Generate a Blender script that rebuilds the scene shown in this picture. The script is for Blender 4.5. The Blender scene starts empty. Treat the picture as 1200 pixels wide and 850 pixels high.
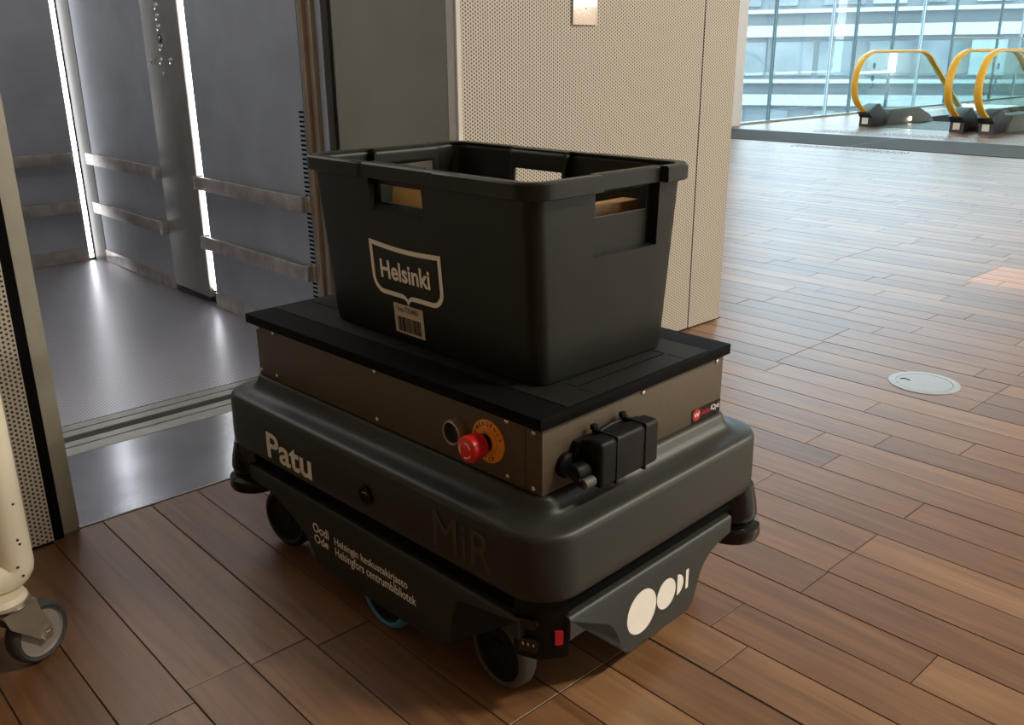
import bpy, bmesh, math, random
from mathutils import Vector, Matrix, noise
random.seed(7)
S = bpy.context.scene
COL = S.collection

# ------------------------------------------------------------------ camera
CAM = Vector((-0.0074, -0.0998, 0.9419))
F_PX, YAW, PITCH, ROLL = 1059.25, 0.7449, 0.3282, -0.0087
fw = Vector((math.sin(YAW)*math.cos(PITCH), math.cos(YAW)*math.cos(PITCH), -math.sin(PITCH)))
rt = Vector((math.cos(YAW), -math.sin(YAW), 0))
up = rt.cross(fw)
rt2 = rt*math.cos(ROLL) + up*math.sin(ROLL)
up2 = -rt*math.sin(ROLL) + up*math.cos(ROLL)
cam = bpy.data.cameras.new('camera')
cam.sensor_fit = 'HORIZONTAL'; cam.sensor_width = 36; cam.lens = F_PX*36/1200
cam.clip_start = 0.02; cam.clip_end = 400
cam_o = bpy.data.objects.new('camera', cam); COL.objects.link(cam_o)
M = Matrix((rt2, up2, -fw)).transposed().to_4x4(); M.translation = CAM
cam_o.matrix_world = M
S.camera = cam_o
def px(P):
    d = Vector(P)-CAM; z = d.dot(fw)
    if z < .05: return None
    return 600+F_PX*d.dot(rt2)/z, 425-F_PX*d.dot(up2)/z

# ------------------------------------------------------------------ light
S.view_settings.view_transform = 'Standard'
S.view_settings.look = 'None'
S.view_settings.gamma = 1
S.view_settings.use_curve_mapping = False
S.view_settings.exposure = 1.0
W = bpy.data.worlds.new('overcast_sky'); S.world = W; W.use_nodes = True
bg = W.node_tree.nodes['Background']
bg.inputs[0].default_value = (0.95, 0.97, 1.0, 1); bg.inputs[1].default_value = 5.3
def area(name, loc, size, power, color, rot=(0, 0, 0)):
    l = bpy.data.lights.new(name, 'AREA'); l.shape = 'RECTANGLE'
    l.size, l.size_y = size; l.energy = power; l.color = color
    o = bpy.data.objects.new(name, l); COL.objects.link(o); o.location = loc; o.rotation_euler = rot
    return o
CEIL = 5.0
LAMPS = [(3.4, -3.0), (6.2, -3.0), (9.0, -3.0), (11.8, -3.0)]
LAMP_W = 150

# ------------------------------------------------------------------ materials
def new_mat(name):
    m = bpy.data.materials.new(name); m.use_nodes = True
    nt = m.node_tree; b = nt.nodes['Principled BSDF']
    return m, nt, b
def N(nt, t, **kw):
    n = nt.nodes.new(t)
    for k, v in kw.items(): setattr(n, k, v)
    return n
def mat(name, col, rough=.5, metal=0., var=.12, scale=25., bump=0., bscale=200., spec=.5, coat=0., stretch=None):
    m, nt, b = new_mat(name)
    tc = N(nt, 'ShaderNodeTexCoord'); src = tc.outputs['Object']
    if stretch:
        mp = N(nt, 'ShaderNodeMapping'); mp.inputs['Scale'].default_value = stretch
        nt.links.new(src, mp.inputs[0]); src = mp.outputs[0]
    n = N(nt, 'ShaderNodeTexNoise'); n.inputs['Scale'].default_value = scale; n.inputs['Detail'].default_value = 4
    nt.links.new(src, n.inputs['Vector'])
    r = N(nt, 'ShaderNodeValToRGB')
    r.color_ramp.elements[0].position = .3; r.color_ramp.elements[1].position = .7
    r.color_ramp.elements[0].color = tuple(c*(1-var) for c in col)+(1,)
    r.color_ramp.elements[1].color = tuple(min(1, c*(1+var)) for c in col)+(1,)
    nt.links.new(n.outputs['Fac'], r.inputs[0]); nt.links.new(r.outputs[0], b.inputs['Base Color'])
    b.inputs['Roughness'].default_value = rough; b.inputs['Metallic'].default_value = metal
    b.inputs['Specular IOR Level'].default_value = spec
    b.inputs['Coat Weight'].default_value = coat
    if bump:
        n2 = N(nt, 'ShaderNodeTexNoise'); n2.inputs['Scale'].default_value = bscale
        nt.links.new(src, n2.inputs['Vector'])
        bp = N(nt, 'ShaderNodeBump'); bp.inputs['Strength'].default_value = bump; bp.inputs['Distance'].default_value = .001
        nt.links.new(n2.outputs['Fac'], bp.inputs['Height']); nt.links.new(bp.outputs[0], b.inputs['Normal'])
    return m
def emit(name, col, st):
    m, nt, b = new_mat(name)
    b.inputs['Base Color'].default_value = (*col, 1)
    b.inputs['Emission Color'].default_value = (*col, 1); b.inputs['Emission Strength'].default_value = st
    return m
def math_n(nt, op, a, b=None):
    n = N(nt, 'ShaderNodeMath', operation=op)
    for i, v in enumerate((a, b)):
        if v is None: continue
        if isinstance(v, (int, float)): n.inputs[i].default_value = v
        else: nt.links.new(v, n.inputs[i])
    return n.outputs[0]
def perforated(name, col, pitch=.0096, rad=.0026):
    # staggered round holes in painted sheet, in the X/Z plane of the panel
    m, nt, b = new_mat(name)
    tc = N(nt, 'ShaderNodeTexCoord'); sp = N(nt, 'ShaderNodeSeparateXYZ'); nt.links.new(tc.outputs['Object'], sp.inputs[0])
    cx, cz = pitch*math.sqrt(3), pitch
    def dist(ox, oz):
        a = math_n(nt, 'PINGPONG', math_n(nt, 'ADD', sp.outputs['X'], 50*cx+ox), cx/2)
        c = math_n(nt, 'PINGPONG', math_n(nt, 'ADD', sp.outputs['Z'], 50*cz+oz), cz/2)
        return math_n(nt, 'SQRT', math_n(nt, 'ADD', math_n(nt, 'MULTIPLY', a, a), math_n(nt, 'MULTIPLY', c, c)))
    d = math_n(nt, 'MINIMUM', dist(0, 0), dist(cx/2, cz/2))
    hole = math_n(nt, 'LESS_THAN', d, rad)
    mix = N(nt, 'ShaderNodeMixRGB'); nt.links.new(hole, mix.inputs[0])
    mix.inputs[1].default_value = (*col, 1); mix.inputs[2].default_value = (.012, .011, .010, 1)
    nt.links.new(mix.outputs[0], b.inputs['Base Color'])
    b.inputs['Roughness'].default_value = .5
    bp = N(nt, 'ShaderNodeBump', invert=True); bp.inputs['Strength'].default_value = .5; bp.inputs['Distance'].default_value = .001
    nt.links.new(hole, bp.inputs['Height']); nt.links.new(bp.outputs[0], b.inputs['Normal'])
    return m
def wood_mat():
    m, nt, b = new_mat('oak_plank')
    at = N(nt, 'ShaderNodeAttribute', attribute_name='tone')
    geo = N(nt, 'ShaderNodeNewGeometry')
    off = N(nt, 'ShaderNodeVectorMath', operation='MULTIPLY_ADD')
    cmb = N(nt, 'ShaderNodeCombineXYZ')
    for i in range(3): nt.links.new(at.outputs['Fac'], cmb.inputs[i])
    nt.links.new(cmb.outputs[0], off.inputs[0]); off.inputs[1].default_value = (37, 53, 11); nt.links.new(geo.outputs['Position'], off.inputs[2])
    mp = N(nt, 'ShaderNodeMapping'); mp.inputs['Scale'].default_value = (26, 1.5, 26); nt.links.new(off.outputs[0], mp.inputs[0])
    n1 = N(nt, 'ShaderNodeTexNoise'); n1.inputs['Scale'].default_value = 1.6; n1.inputs['Detail'].default_value = 6; n1.inputs['Distortion'].default_value = 1.2
    nt.links.new(mp.outputs[0], n1.inputs['Vector'])
    mp2 = N(nt, 'ShaderNodeMapping'); mp2.inputs['Scale'].default_value = (9, 2.2, 9); nt.links.new(off.outputs[0], mp2.inputs[0])
    n2 = N(nt, 'ShaderNodeTexNoise'); n2.inputs['Scale'].default_value = 2.2; n2.inputs['Detail'].default_value = 5
    nt.links.new(mp2.outputs[0], n2.inputs['Vector'])
    tone = N(nt, 'ShaderNodeValToRGB'); cr = tone.color_ramp
    cr.elements[0].position = 0; cr.elements[0].color = (.160, .076, .032, 1)
    cr.elements[1].position = 1; cr.elements[1].color = (.46, .21, .07, 1)
    e = cr.elements.new(.8); e.color = (.280, .150, .068, 1)
    e = cr.elements.new(.4); e.color = (.218, .108, .047, 1)
    nt.links.new(at.outputs['Fac'], tone.inputs[0])
    g = N(nt, 'ShaderNodeValToRGB'); g.color_ramp.elements[0].position = .32; g.color_ramp.elements[0].color = (.62, .60, .58, 1)
    g.color_ramp.elements[1].position = .62; g.color_ramp.elements[1].color = (1.08, 1.08, 1.08, 1)
    nt.links.new(n1.outputs['Fac'], g.inputs[0])
    mul = N(nt, 'ShaderNodeMixRGB', blend_type='MULTIPLY'); mul.inputs[0].default_value = .8
    nt.links.new(tone.outputs[0], mul.inputs[1]); nt.links.new(g.outputs[0], mul.inputs[2])
    g2 = N(nt, 'ShaderNodeValToRGB'); g2.color_ramp.elements[0].position = .3; g2.color_ramp.elements[0].color = (.72, .70, .70, 1)
    g2.color_ramp.elements[1].position = .6; g2.color_ramp.elements[1].color = (1, 1, 1, 1)
    nt.links.new(n2.outputs['Fac'], g2.inputs[0])
    mul2 = N(nt, 'ShaderNodeMixRGB', blend_type='MULTIPLY'); mul2.inputs[0].default_value = .7
    nt.links.new(mul.outputs[0], mul2.inputs[1]); nt.links.new(g2.outputs[0], mul2.inputs[2])
    nt.links.new(mul2.outputs[0], b.inputs['Base Color'])
    rr = N(nt, 'ShaderNodeMapRange'); rr.inputs['To Min'].default_value = .34; rr.inputs['To Max'].default_value = .46
    nt.links.new(n2.outputs['Fac'], rr.inputs['Value']); nt.links.new(rr.outputs[0], b.inputs['Roughness'])
    b.inputs['Coat Weight'].default_value = .35; b.inputs['Coat Roughness'].default_value = .30
    bp = N(nt, 'ShaderNodeBump'); bp.inputs['Strength'].default_value = .10; bp.inputs['Distance'].default_value = .0005
    nt.links.new(n1.outputs['Fac'], bp.inputs['Height']); nt.links.new(bp.outputs[0], b.inputs['Normal'])
    return m
def checker_steel():
    m, nt, b = new_mat('studded_steel_floor')
    tc = N(nt, 'ShaderNodeTexCoord'); sp = N(nt, 'ShaderNodeSeparateXYZ'); nt.links.new(tc.outputs['Object'], sp.inputs[0])
    p = .017
    a = math_n(nt, 'PINGPONG', math_n(nt, 'ADD', math_n(nt, 'ADD', sp.outputs['X'], sp.outputs['Y']), 50*p), p/2)
    c = math_n(nt, 'PINGPONG', math_n(nt, 'ADD', math_n(nt, 'SUBTRACT', sp.outputs['X'], sp.outputs['Y']), 50*p), p/2)
    d = math_n(nt, 'SQRT', math_n(nt, 'ADD', math_n(nt, 'MULTIPLY', a, a), math_n(nt, 'MULTIPLY', c, c)))
    h = math_n(nt, 'MAXIMUM', math_n(nt, 'SUBTRACT', .0046, d), 0.)
    bp = N(nt, 'ShaderNodeBump'); bp.inputs['Strength'].default_value = .8; bp.inputs['Distance'].default_value = .35
    nt.links.new(h, bp.inputs['Height']); nt.links.new(bp.outputs[0], b.inputs['Normal'])
    mx = N(nt, 'ShaderNodeMixRGB'); nt.links.new(math_n(nt, 'GREATER_THAN', h, .0004), mx.inputs[0])
    mx.inputs[1].default_value = (.40, .39, .42, 1); mx.inputs[2].default_value = (.66, .65, .68, 1); nt.links.new(mx.outputs[0], b.inputs['Base Color'])
    b.inputs['Metallic'].default_value = .88; b.inputs['Roughness'].default_value = .31
    return m
def glass(name, tint, gloss=.08, rough=0.):
    m = bpy.data.materials.new(name); m.use_nodes = True; nt = m.node_tree; nt.nodes.clear()
    o = N(nt, 'ShaderNodeOutputMaterial'); t = N(nt, 'ShaderNodeBsdfTransparent'); t.inputs[0].default_value = (*tint, 1)
    g = N(nt, 'ShaderNodeBsdfGlossy'); g.inputs['Roughness'].default_value = rough; g.inputs[0].default_value = (.9, 1, 1, 1)
    lw = N(nt, 'ShaderNodeLayerWeight'); lw.inputs[0].default_value = .25
    mr = N(nt, 'ShaderNodeMapRange'); mr.inputs['To Min'].default_value = gloss*.5; mr.inputs['To Max'].default_value = min(1, gloss*4)
    nt.links.new(lw.outputs['Facing'], mr.inputs['Value'])
    x = N(nt, 'ShaderNodeMixShader'); nt.links.new(mr.outputs[0], x.inputs[0])
    nt.links.new(t.outputs[0], x.inputs[1]); nt.links.new(g.outputs[0], x.inputs[2]); nt.links.new(x.outputs[0], o.inputs[0])
    return m

MT = dict(
    wood=wood_mat(),
    subfloor=mat('dark_floor_joint', (.018, .012, .009), .9),
    perf=perforated('perforated_beige_steel', (.45, .41, .335)),
    trimgrey=mat('light_grey_trim', (.55, .52, .46), .45, 0, .05),
    black=mat('black_gap', (.004, .004, .004), .9, spec=.05),
    plaster=mat('pale_plaster', (.62, .60, .56), .9, 0, .04, 3),
    darkwood=mat('added_wall_wood', (.27, .19, .125), .6, 0, .2, 6, stretch=(6, 6, 1)),
    white_paint=mat('white_plaster', (.80, .82, .83), .8, 0, .02, 3),
    jamb=mat('brushed_jamb_steel', (.27, .24, .185), .45, .6, .08, 3, .03, 300),
    jambl=mat('painted_jamb', (.36, .35, .29), .5, .2, .05),
    brass=mat('warm_brass_edge', (.42, .34, .25), .35, .85, .08, 10),
    carwall=mat('blue_grey_car_panel', (.30, .315, .345), .5, .35, .10, 5, .05, 300),
    carcol=mat('satin_grey_car_column', (.26, .25, .23), .5, .3, .06, 8),
    panelst=mat('control_panel_steel', (.34, .315, .28), .38, .75, .08, 8),
    rail=mat('scuffed_rail_steel', (.52, .46, .41), .34, .85, .28, 14, .1, 120),
    chrome=mat('bright_chrome', (.8, .8, .8), .15, 1, .03),
    plate=mat('brushed_landing_steel', (.46, .46, .49), .18, .92, .16, 7, .04, 250),
    sill=mat('sill_aluminium', (.30, .295, .27), .38, .7, .12, 20),
    studs=checker_steel(),
    led=emit('led_strip_light', (.93, .95, 1.0), 3.6),
    shell=mat('grey_robot_plastic', (.0250, .0262, .0212), .42, 0, .06, 60, .12, 900, spec=.3),
    skirt=mat('grey_robot_skirt', (.0225, .0235, .019), .42, 0, .06, 60, .1, 900, spec=.3),
    relief_tint=mat('painted_relief_grey', (.038, .040, .032), .5, 0, .05),  # flat letters; the light on the relief is put into a paler colour
    dark=mat('matt_black_plastic', (.006, .006, .006), .5, 0, .1, spec=.18),
    glossblack=mat('gloss_black_scanner', (.006, .006, .007), .16, 0, .05, spec=.4),
    module=mat('taupe_powder_coat', (.088, .068, .045), .5, 0, .06, 120, .12, 1200, spec=.3),
    slab=mat('black_top_slab', (.005, .005, .005), .7, 0, .2, 30, .1, 500, spec=.06),
    slabp=mat('charcoal_grained_panel', (.010, .0097, .0085), .7, 0, .25, 30, .2, 200, spec=.2, stretch=(3, 30, 3)),
    crate=mat('black_green_crate', (.0105, .0122, .0088), .42, 0, .15, 18, .1, 500, spec=.3),
    decal=mat('white_vinyl', (.80, .77, .70), .6, 0, .02),
    decalg=mat('grey_white_print', (.92, .91, .86), .6, 0, .04),
    paper=mat('sticker_paper', (.62, .56, .44), .6, 0, .05),
    ink=mat('black_ink', (.014, .012, .010), .7, spec=.2),
    red=mat('red_button', (.72, .018, .022), .32, 0, .03),
    redvinyl=mat('red_print', (.45, .01, .015), .5, 0, .03),
    yellow=mat('orange_plate', (.92, .34, .035), .45, 0, .05),
    steel=mat('screw_steel', (.75, .73, .70), .25, 1, .05),
    tyre=mat('grey_rubber', (.065, .065, .058), .6, 0, .1),
    tyreb=mat('black_rubber', (.012, .012, .012), .5),
    blue=mat('blue_polyurethane', (.06, .24, .42), .5),
    cream=mat('chipped_cream_enamel', (.80, .74, .58), .36, 0, .04, 6),
    creamp=mat('cream_panel', (.66, .60, .44), .5, 0, .05, 5),
    chip=mat('rust_chip', (.05, .03, .02), .7),
    zinc=mat('dull_zinc', (.42, .38, .31), .42, .8, .15, 20),
    hub=mat('grey_wheel_hub', (.25, .23, .20), .5, 0, .06),
    rubdark=mat('worn_dark_rubber', (.045, .043, .040), .6, 0, .15),
    handrail=mat('yellow_handrail', (.80, .47, .04), .42, 0, .05),
    escsteel=mat('escalator_steel', (.10, .105, .098), .55, .3, .06),
    escdark=mat('escalator_black', (.012, .013, .016), .45),
    mat_=mat('blue_grey_entrance_mat', (.060, .078, .086), .95, 0, .2, 150, .3, 400),
    tact=mat('steel_studs', (.35, .36, .38), .4, .8),
    pane=glass('pale_cyan_glazing', (.57, .66, .70), .025),
    dimglass=glass('dimming_glazing', (.50, .49, .46), .06),  # grey tint added to cut the daylight from behind the viewer
    balus=glass('clear_balustrade_glass', (.86, .94, .93), .04),
    fin=mat('teal_glass_fin', (.10, .15, .16), .35, .2, .05),
    fing=mat('grey_mullion', (.42, .47, .48), .4, .3, .05),
    disc=mat('pale_metal_lid', (.42, .44, .45), .4, .5, .05, 40),
    facade=mat('pale_facade', (.175, .205, .215), .8, 0, .10, .4),
    facadew=mat('white_facade_band', (.40, .43, .43), .8, 0, .05, .4),
    win=mat('far_window_glass', (.16, .20, .21), .2, 0, .35, .35),
    winl=mat('far_window_blind', (.34, .40, .42), .4, 0, .15, .5),
    asphalt=mat('street_asphalt', (.25, .26, .27), .9, 0, .1, .3),
    lampshade=emit('lamp_diffuser', (1, .93, .82), 3),
    book1=mat('orange_book_cover', (.97, .60, .20), .45, 0, .05),
    book2=mat('brown_book_cover', (.42, .25, .11), .5, 0, .25, 20, stretch=(4, 60, 4)),
    book3=mat('red_brown_cover', (.12, .03, .02), .5),
    book4=mat('grey_cover', (.16, .16, .15), .5),
    pages=mat('paper_pages', (.72, .64, .46), .8, 0, .08, 60, stretch=(40, 40, 2)),
    bluest=mat('blue_sticker', (.02, .16, .34), .5),
    carlamp=emit('car_ceiling_light', (1, .97, .93), 2.4),
    warm=emit('warm_step_lamp', (1, .72, .42), 30),
    metalplate=mat('polished_wall_plate', (.88, .86, .80), .16, .9, .02),
)

# ------------------------------------------------------------------ helpers
def link(o, parent=None):
    COL.objects.link(o)
    if parent: o.parent = parent
    return o
def empty(name, loc=(0, 0, 0), rz=0, parent=None):
    o = bpy.data.objects.new(name, None); o.location = loc; o.rotation_euler = (0, 0, rz); o.empty_display_size = .1
    return link(o, parent)
def tag(o, label=None, cat=None, group=None, kind=None):
    for k, v in (('label', label), ('category', cat), ('group', group), ('kind', kind)):
        if v: o[k] = v
    return o
def build(name, bm, m, parent=None, smooth=False, angle=35, loc=None, recalc=True):
    if recalc: bmesh.ops.recalc_face_normals(bm, faces=bm.faces[:])
    me = bpy.data.meshes.new(name); bm.to_mesh(me); bm.free()
    me.materials.append(MT[m] if isinstance(m, str) else m)
    if smooth:
        for p in me.polygons: p.use_smooth = True
        me.set_sharp_from_angle(angle=math.radians(angle))
    o = bpy.data.objects.new(name, me)
    if loc: o.location = loc
    return link(o, parent)
def add_box(bm, x0, x1, y0, y1, z0, z1, bevel=0, seg=2):
    g = bmesh.ops.create_cube(bm, size=1)
    vs = g['verts']
    for v in vs:
        v.co = Vector((x0+(v.co.x+.5)*(x1-x0), y0+(v.co.y+.5)*(y1-y0), z0+(v.co.z+.5)*(z1-z0)))
    if bevel:
        es = list({e for v in vs for e in v.link_edges})
        bmesh.ops.bevel(bm, geom=es, offset=bevel, segments=seg, profile=.5, affect='EDGES')
def box(name, x0, x1, y0, y1, z0, z1, m, parent=None, bevel=0, seg=2):
    bm = bmesh.new(); add_box(bm, x0, x1, y0, y1, z0, z1, bevel, seg)
    return build(name, bm, m, parent, smooth=bevel > 0)
def add_loft(bm, rings, cap0=True, cap1=True, closed=True):
    vr = [[bm.verts.new(p) for p in r] for r in rings]
    n = len(vr[0])
    for a, b in zip(vr, vr[1:]):
        for i in range(n if closed else n-1):
            j = (i+1) % n
            bm.faces.new((a[i], a[j], b[j], b[i]))
    if cap0: bm.faces.new(vr[0][::-1])
    if cap1: bm.faces.new(vr[-1])
def rrect(L, Wd, r, z, n=8):
    out = []
    for cx, cy, a0 in ((L-r, Wd-r, 0), (-L+r, Wd-r, 90), (-L+r, -Wd+r, 180), (L-r, -Wd+r, 270)):
        for k in range(n+1):
            a = math.radians(a0+90*k/n); out.append((cx+r*math.cos(a), cy+r*math.sin(a), z))
    return out
def add_lathe(bm, prof, n=32, axis='Z', org=(0, 0, 0)):
    def mp(r, a, h):
        c, s = r*math.cos(a), r*math.sin(a)
        v = {'Z': (c, s, h), 'Y': (c, h, s), 'X': (h, c, s)}[axis]
        return Vector(org)+Vector(v)
    ann = prof[0][0] > .002 and prof[-1][0] > .002
    if ann: prof = list(prof)+[prof[0]]
    rings = [[mp(max(r, 1e-4), 2*math.pi*k/n, h) for k in range(n)] for r, h in prof]
    add_loft(bm, rings, not ann, not ann)
    if ann: bmesh.ops.remove_doubles(bm, verts=bm.verts[:], dist=1e-7)
def lathe(name, prof, m, parent=None, n=32, axis='Z', org=(0, 0, 0), angle=35):
    bm = bmesh.new(); add_lathe(bm, prof, n, axis, org)
    return build(name, bm, m, parent, True, angle)
def add_tube(bm, pts, r, n=12, cap=True):
    pts = [Vector(p) for p in pts]; rings = []
    t0 = (pts[1]-pts[0]).normalized(); ref = Vector((0, 0, 1)) if abs(t0.z) < .9 else Vector((1, 0, 0))
    u = t0.cross(ref).normalized()
    for i, p in enumerate(pts):
        t = (pts[min(i+1, len(pts)-1)]-pts[max(i-1, 0)]).normalized()
        u = (u-t*u.dot(t)).normalized(); v = t.cross(u)
        rings.append([p+r*(math.cos(2*math.pi*k/n)*u+math.sin(2*math.pi*k/n)*v) for k in range(n)])
    add_loft(bm, rings, cap, cap)
def tube(name, pts, r, m, parent=None, n=12):
    bm = bmesh.new(); add_tube(bm, pts, r, n); return build(name, bm, m, parent, True, 50)
def add_prism(bm, pts, mapf, d0, d1):
    a = [bm.verts.new(mapf(x, y, d0)) for x, y in pts]; b = [bm.verts.new(mapf(x, y, d1)) for x, y in pts]
    n = len(pts)
    fa = bm.faces.new(a); fb = bm.faces.new(b[::-1])
    for i in range(n): bm.faces.new((a[i], a[(i+1) % n], b[(i+1) % n], b[i]))
    return fa, fb
def prism(name, pts, mapf, d0, d1, m, parent=None, bevel=0, smooth=False):
    bm = bmesh.new(); fa, fb = add_prism(bm, pts, mapf, d0, d1)
    if bevel:
        es = list(fb.edges)+list(fa.edges)
        bmesh.ops.bevel(bm, geom=es, offset=bevel, segments=3, profile=.5, affect='EDGES')
    bmesh.ops.triangulate(bm, faces=[f for f in bm.faces if len(f.verts) > 4])
    return build(name, bm, m, parent, smooth or bevel > 0, 40)
def smooth_path(pts, n=6):
    P = [Vector(p) for p in pts]; out = []
    for i in range(len(P)-1):
        p0, p1, p2, p3 = P[max(i-1, 0)], P[i], P[i+1], P[min(i+2, len(P)-1)]
        for k in range(n):
            t = k/n
            out.append(.5*((2*p1)+(-p0+p2)*t+(2*p0-5*p1+4*p2-p3)*t*t+(-p0+3*p1-3*p2+p3)*t**3))
    out.append(P[-1]); return out
def text(name, s, x0, x1, y0, y1, mapf, m, parent, bold=.0, depth=.0006):
    """lettering set in the rectangle x0..x1, y0..y1 of the face that mapf describes"""
    cu = bpy.data.curves.new('lettering', 'FONT'); cu.body = s; cu.size = 1; cu.offset = bold; cu.resolution_u = 4
    o = bpy.data.objects.new('lettering', cu); COL.objects.link(o)
    me = bpy.data.meshes.new_from_object(o.evaluated_get(bpy.context.evaluated_depsgraph_get()))
    bpy.data.objects.remove(o); bpy.data.curves.remove(cu)
    xs = [v.co.x for v in me.vertices]; ys = [v.co.y for v in me.vertices]
    ax, bx, ay, by = min(xs), max(xs), min(ys), max(ys)
    for v in me.vertices:
        v.co = mapf(x0+(v.co.x-ax)/(bx-ax)*(x1-x0), y0+(v.co.y-ay)/(by-ay)*(y1-y0), depth)
    me.name = name; me.materials.clear(); me.materials.append(MT[m])
    return link(bpy.data.objects.new(name, me), parent)
def dup(o, parent):
    c = o.copy(); c.parent = parent; COL.objects.link(c); return c

# ------------------------------------------------------------------ floor of planks
PITCH_P, X_REF = .1026, 1.046
GAP = .0024
floor = box('floor', -9, 44, -9, 7.35, -.30, -.0018, 'subfloor')
tag(floor, 'warm brown oak plank floor of the hall', 'floor', kind='structure')
# (cut for the escalator well: the slab is rebuilt from pieces)
bpy.data.meshes.remove(floor.data)
bm = bmesh.new()
for a in ((-9, 12.7, -9, 7.35), (12.7, 44, 6.0, 7.35), (12.7, 44, -9, 2.7), (24, 44, 2.7, 6.0)):
    add_box(bm, a[0], a[1], a[2], a[3], -.30, -.0018)
floor = build('floor', bm, 'subfloor'); tag(floor, 'warm brown oak plank floor of the hall', 'floor', kind='structure')
HATCH = [(2.482, 2.782, .748, 1.348), (.723, 1.025, .111, .711), (4.098, 4.398, 1.37, 1.972), (4.098, 4.398, .768, 1.37), (-.88, -.58, .711, 1.311)]
KNOWN = [(1.303, .348), (1.407, .6), (1.613, .603), (1.818, .596), (2.427, 1.323), (2.946, 1.364), (3.139, 1.19), (2.832, .855), (2.918, .764), (3.233, .884),
         (2.33, .948), (2.125, .817), (2.023, .947), (2.222, .648), (1.738, .906), (1.201, .653), (.463, 1.12), (.67, 1.075), (3.865, 1.639), (3.548, 1.529),
         (3.446, 1.73), (3.644, 1.307), (3.239, 1.482), (3.137, 1.79), (3.34, 1.224), (3.443, 1.131), (3.942, 1.343), (4.041, 1.245), (3.335, 1.819)]
rows = {}
def row_x(i): return X_REF+(PITCH_P if i > 0 else .1058)*i
planks = []
i0, i1 = int((-1.6-X_REF)/PITCH_P), int((26-X_REF)/PITCH_P)
def blocked(x, y):
    if -3 < x < .44 and y > 1.745: return True
    if .43 <= x < 1.55 and y > 1.775: return True
    if 1.5 <= x < 2.77 and y > 1.77: return True
    if x < 2.75 and y > 1.77: return True
    if x > 12.68 and 2.72 < y < 5.98: return True
    return False
for i in range(i0, i1):
    xa, xb = row_x(i), row_x(i+1); xc = (xa+xb)/2
    cuts = sorted(y for (x, y) in KNOWN if abs(x-xc) < PITCH_P*.5)
    hs = [h for h in HATCH if h[0]-.03 < xc < h[1]+.03]
    for h in hs: cuts += [h[2], h[3]]
    if xc < .44: ymax = 1.745
    elif xc < 2.77: ymax = 1.772
    else: ymax = 7.2
    ymin = -1.6
    cuts = sorted(set(cuts))
    ys = [ymin]
    seq = cuts+[ymax]
    for c in seq:
        while c-ys[-1] > 1.15:
            ys.append(ys[-1]+random.uniform(.42, .95) if c-ys[-1] > 1.35 else (ys[-1]+c)/2)
        if c-ys[-1] > .02: ys.append(c)
    for ya, yb in zip(ys, ys[1:]):
        if 12.66 < xc < 24 and yb > 2.7 and ya < 6.0: 
            if ya < 2.7-.1: yb = 2.7
            elif yb > 6.1: ya = 6.0
            else: continue
        t = random.random()*.8
        g = GAP
        orange = False
        for h in hs:
            if h[2]-.01 < (ya+yb)/2 < h[3]+.01:
                g = GAP
                if abs(h[2]-.768) < .01: t = 1.0
        planks.append((xa, xb, ya, yb, t))
def vis_area(p):
    P = [px((x, y, 0)) for x, y in ((p[0], p[2]), (p[1], p[2]), (p[1], p[3]), (p[0], p[3]))]
    if any(q is None for q in P): return 0
    P = [(min(max(x, 0), 1200), min(max(y, 0), 850)) for x, y in P]
    a = 0
    for (x1, y1), (x2, y2) in zip(P, P[1:]+P[:1]): a += x1*y2-x2*y1
    c = px(((p[0]+p[1])/2, (p[2]+p[3])/2, 0))
    return abs(a)/2
planks.sort(key=vis_area, reverse=True)
def add_plank(bm, lay, p, hatch_gap=0):
    xa, xb, ya, yb, t = p
    g = GAP/2
    for h in HATCH:   # wider joint round a service hatch
        if h[2]-.01 < (ya+yb)/2 < h[3]+.01:
            if abs(xa-h[0]) < .04: xa += .0018
            if abs(xb-h[1]) < .04: xb -= .0018
    rise = (t*7.13 % 1)*.0006
    c = .0005
    xa += g; xb -= g; ya += g; yb -= g
    lo = [bm.verts.new(v) for v in ((xa, ya, -.0018), (xb, ya, -.0018), (xb, yb, -.0018), (xa, yb, -.0018))]
    mi = [bm.verts.new(v) for v in ((xa, ya, -c+rise-.0006), (xb, ya, -c+rise-.0006), (xb, yb, -c+rise-.0006), (xa, yb, -c+rise-.0006))]
    hi = [bm.verts.new(v) for v in ((xa+c, ya+c, rise-.0006), (xb-c, ya+c, rise-.0006), (xb-c, yb-c, rise-.0006), (xa+c, yb-c, rise-.0006))]
    for a, b in ((lo, mi), (mi, hi)):
        for k in range(4): bm.faces.new((a[k], a[(k+1) % 4], b[(k+1) % 4], b[k]))
    bm.faces.new(hi)
    for v in lo+mi+hi: v[lay] = t
for p in planks[:300]:
    bm = bmesh.new(); lay = bm.verts.layers.float.new('tone')
    add_plank(bm, lay, p); build('plank', bm, 'wood', floor, recalc=False)
bm = bmesh.new(); lay = bm.verts.layers.float.new('tone')
for p in planks[300:]: add_plank(bm, lay, p)
o = build('far_planks', bm, 'wood', floor, recalc=False); tag(o, kind='stuff')
# rest of the floor, outside the view
bm = bmesh.new(); lay = bm.verts.layers.float.new('tone')
for a in ((-9, 44, -9, -1.61), (26, 44, -1.6, 7.2), (-9, -1.62, -1.6, 1.7)):
    add_box(bm, a[0], a[1], a[2], a[3], -.0018, -.0004)
for v in bm.verts: v[lay] = .5
tag(build('floor_beyond', bm, 'wood', floor), kind='stuff')

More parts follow.
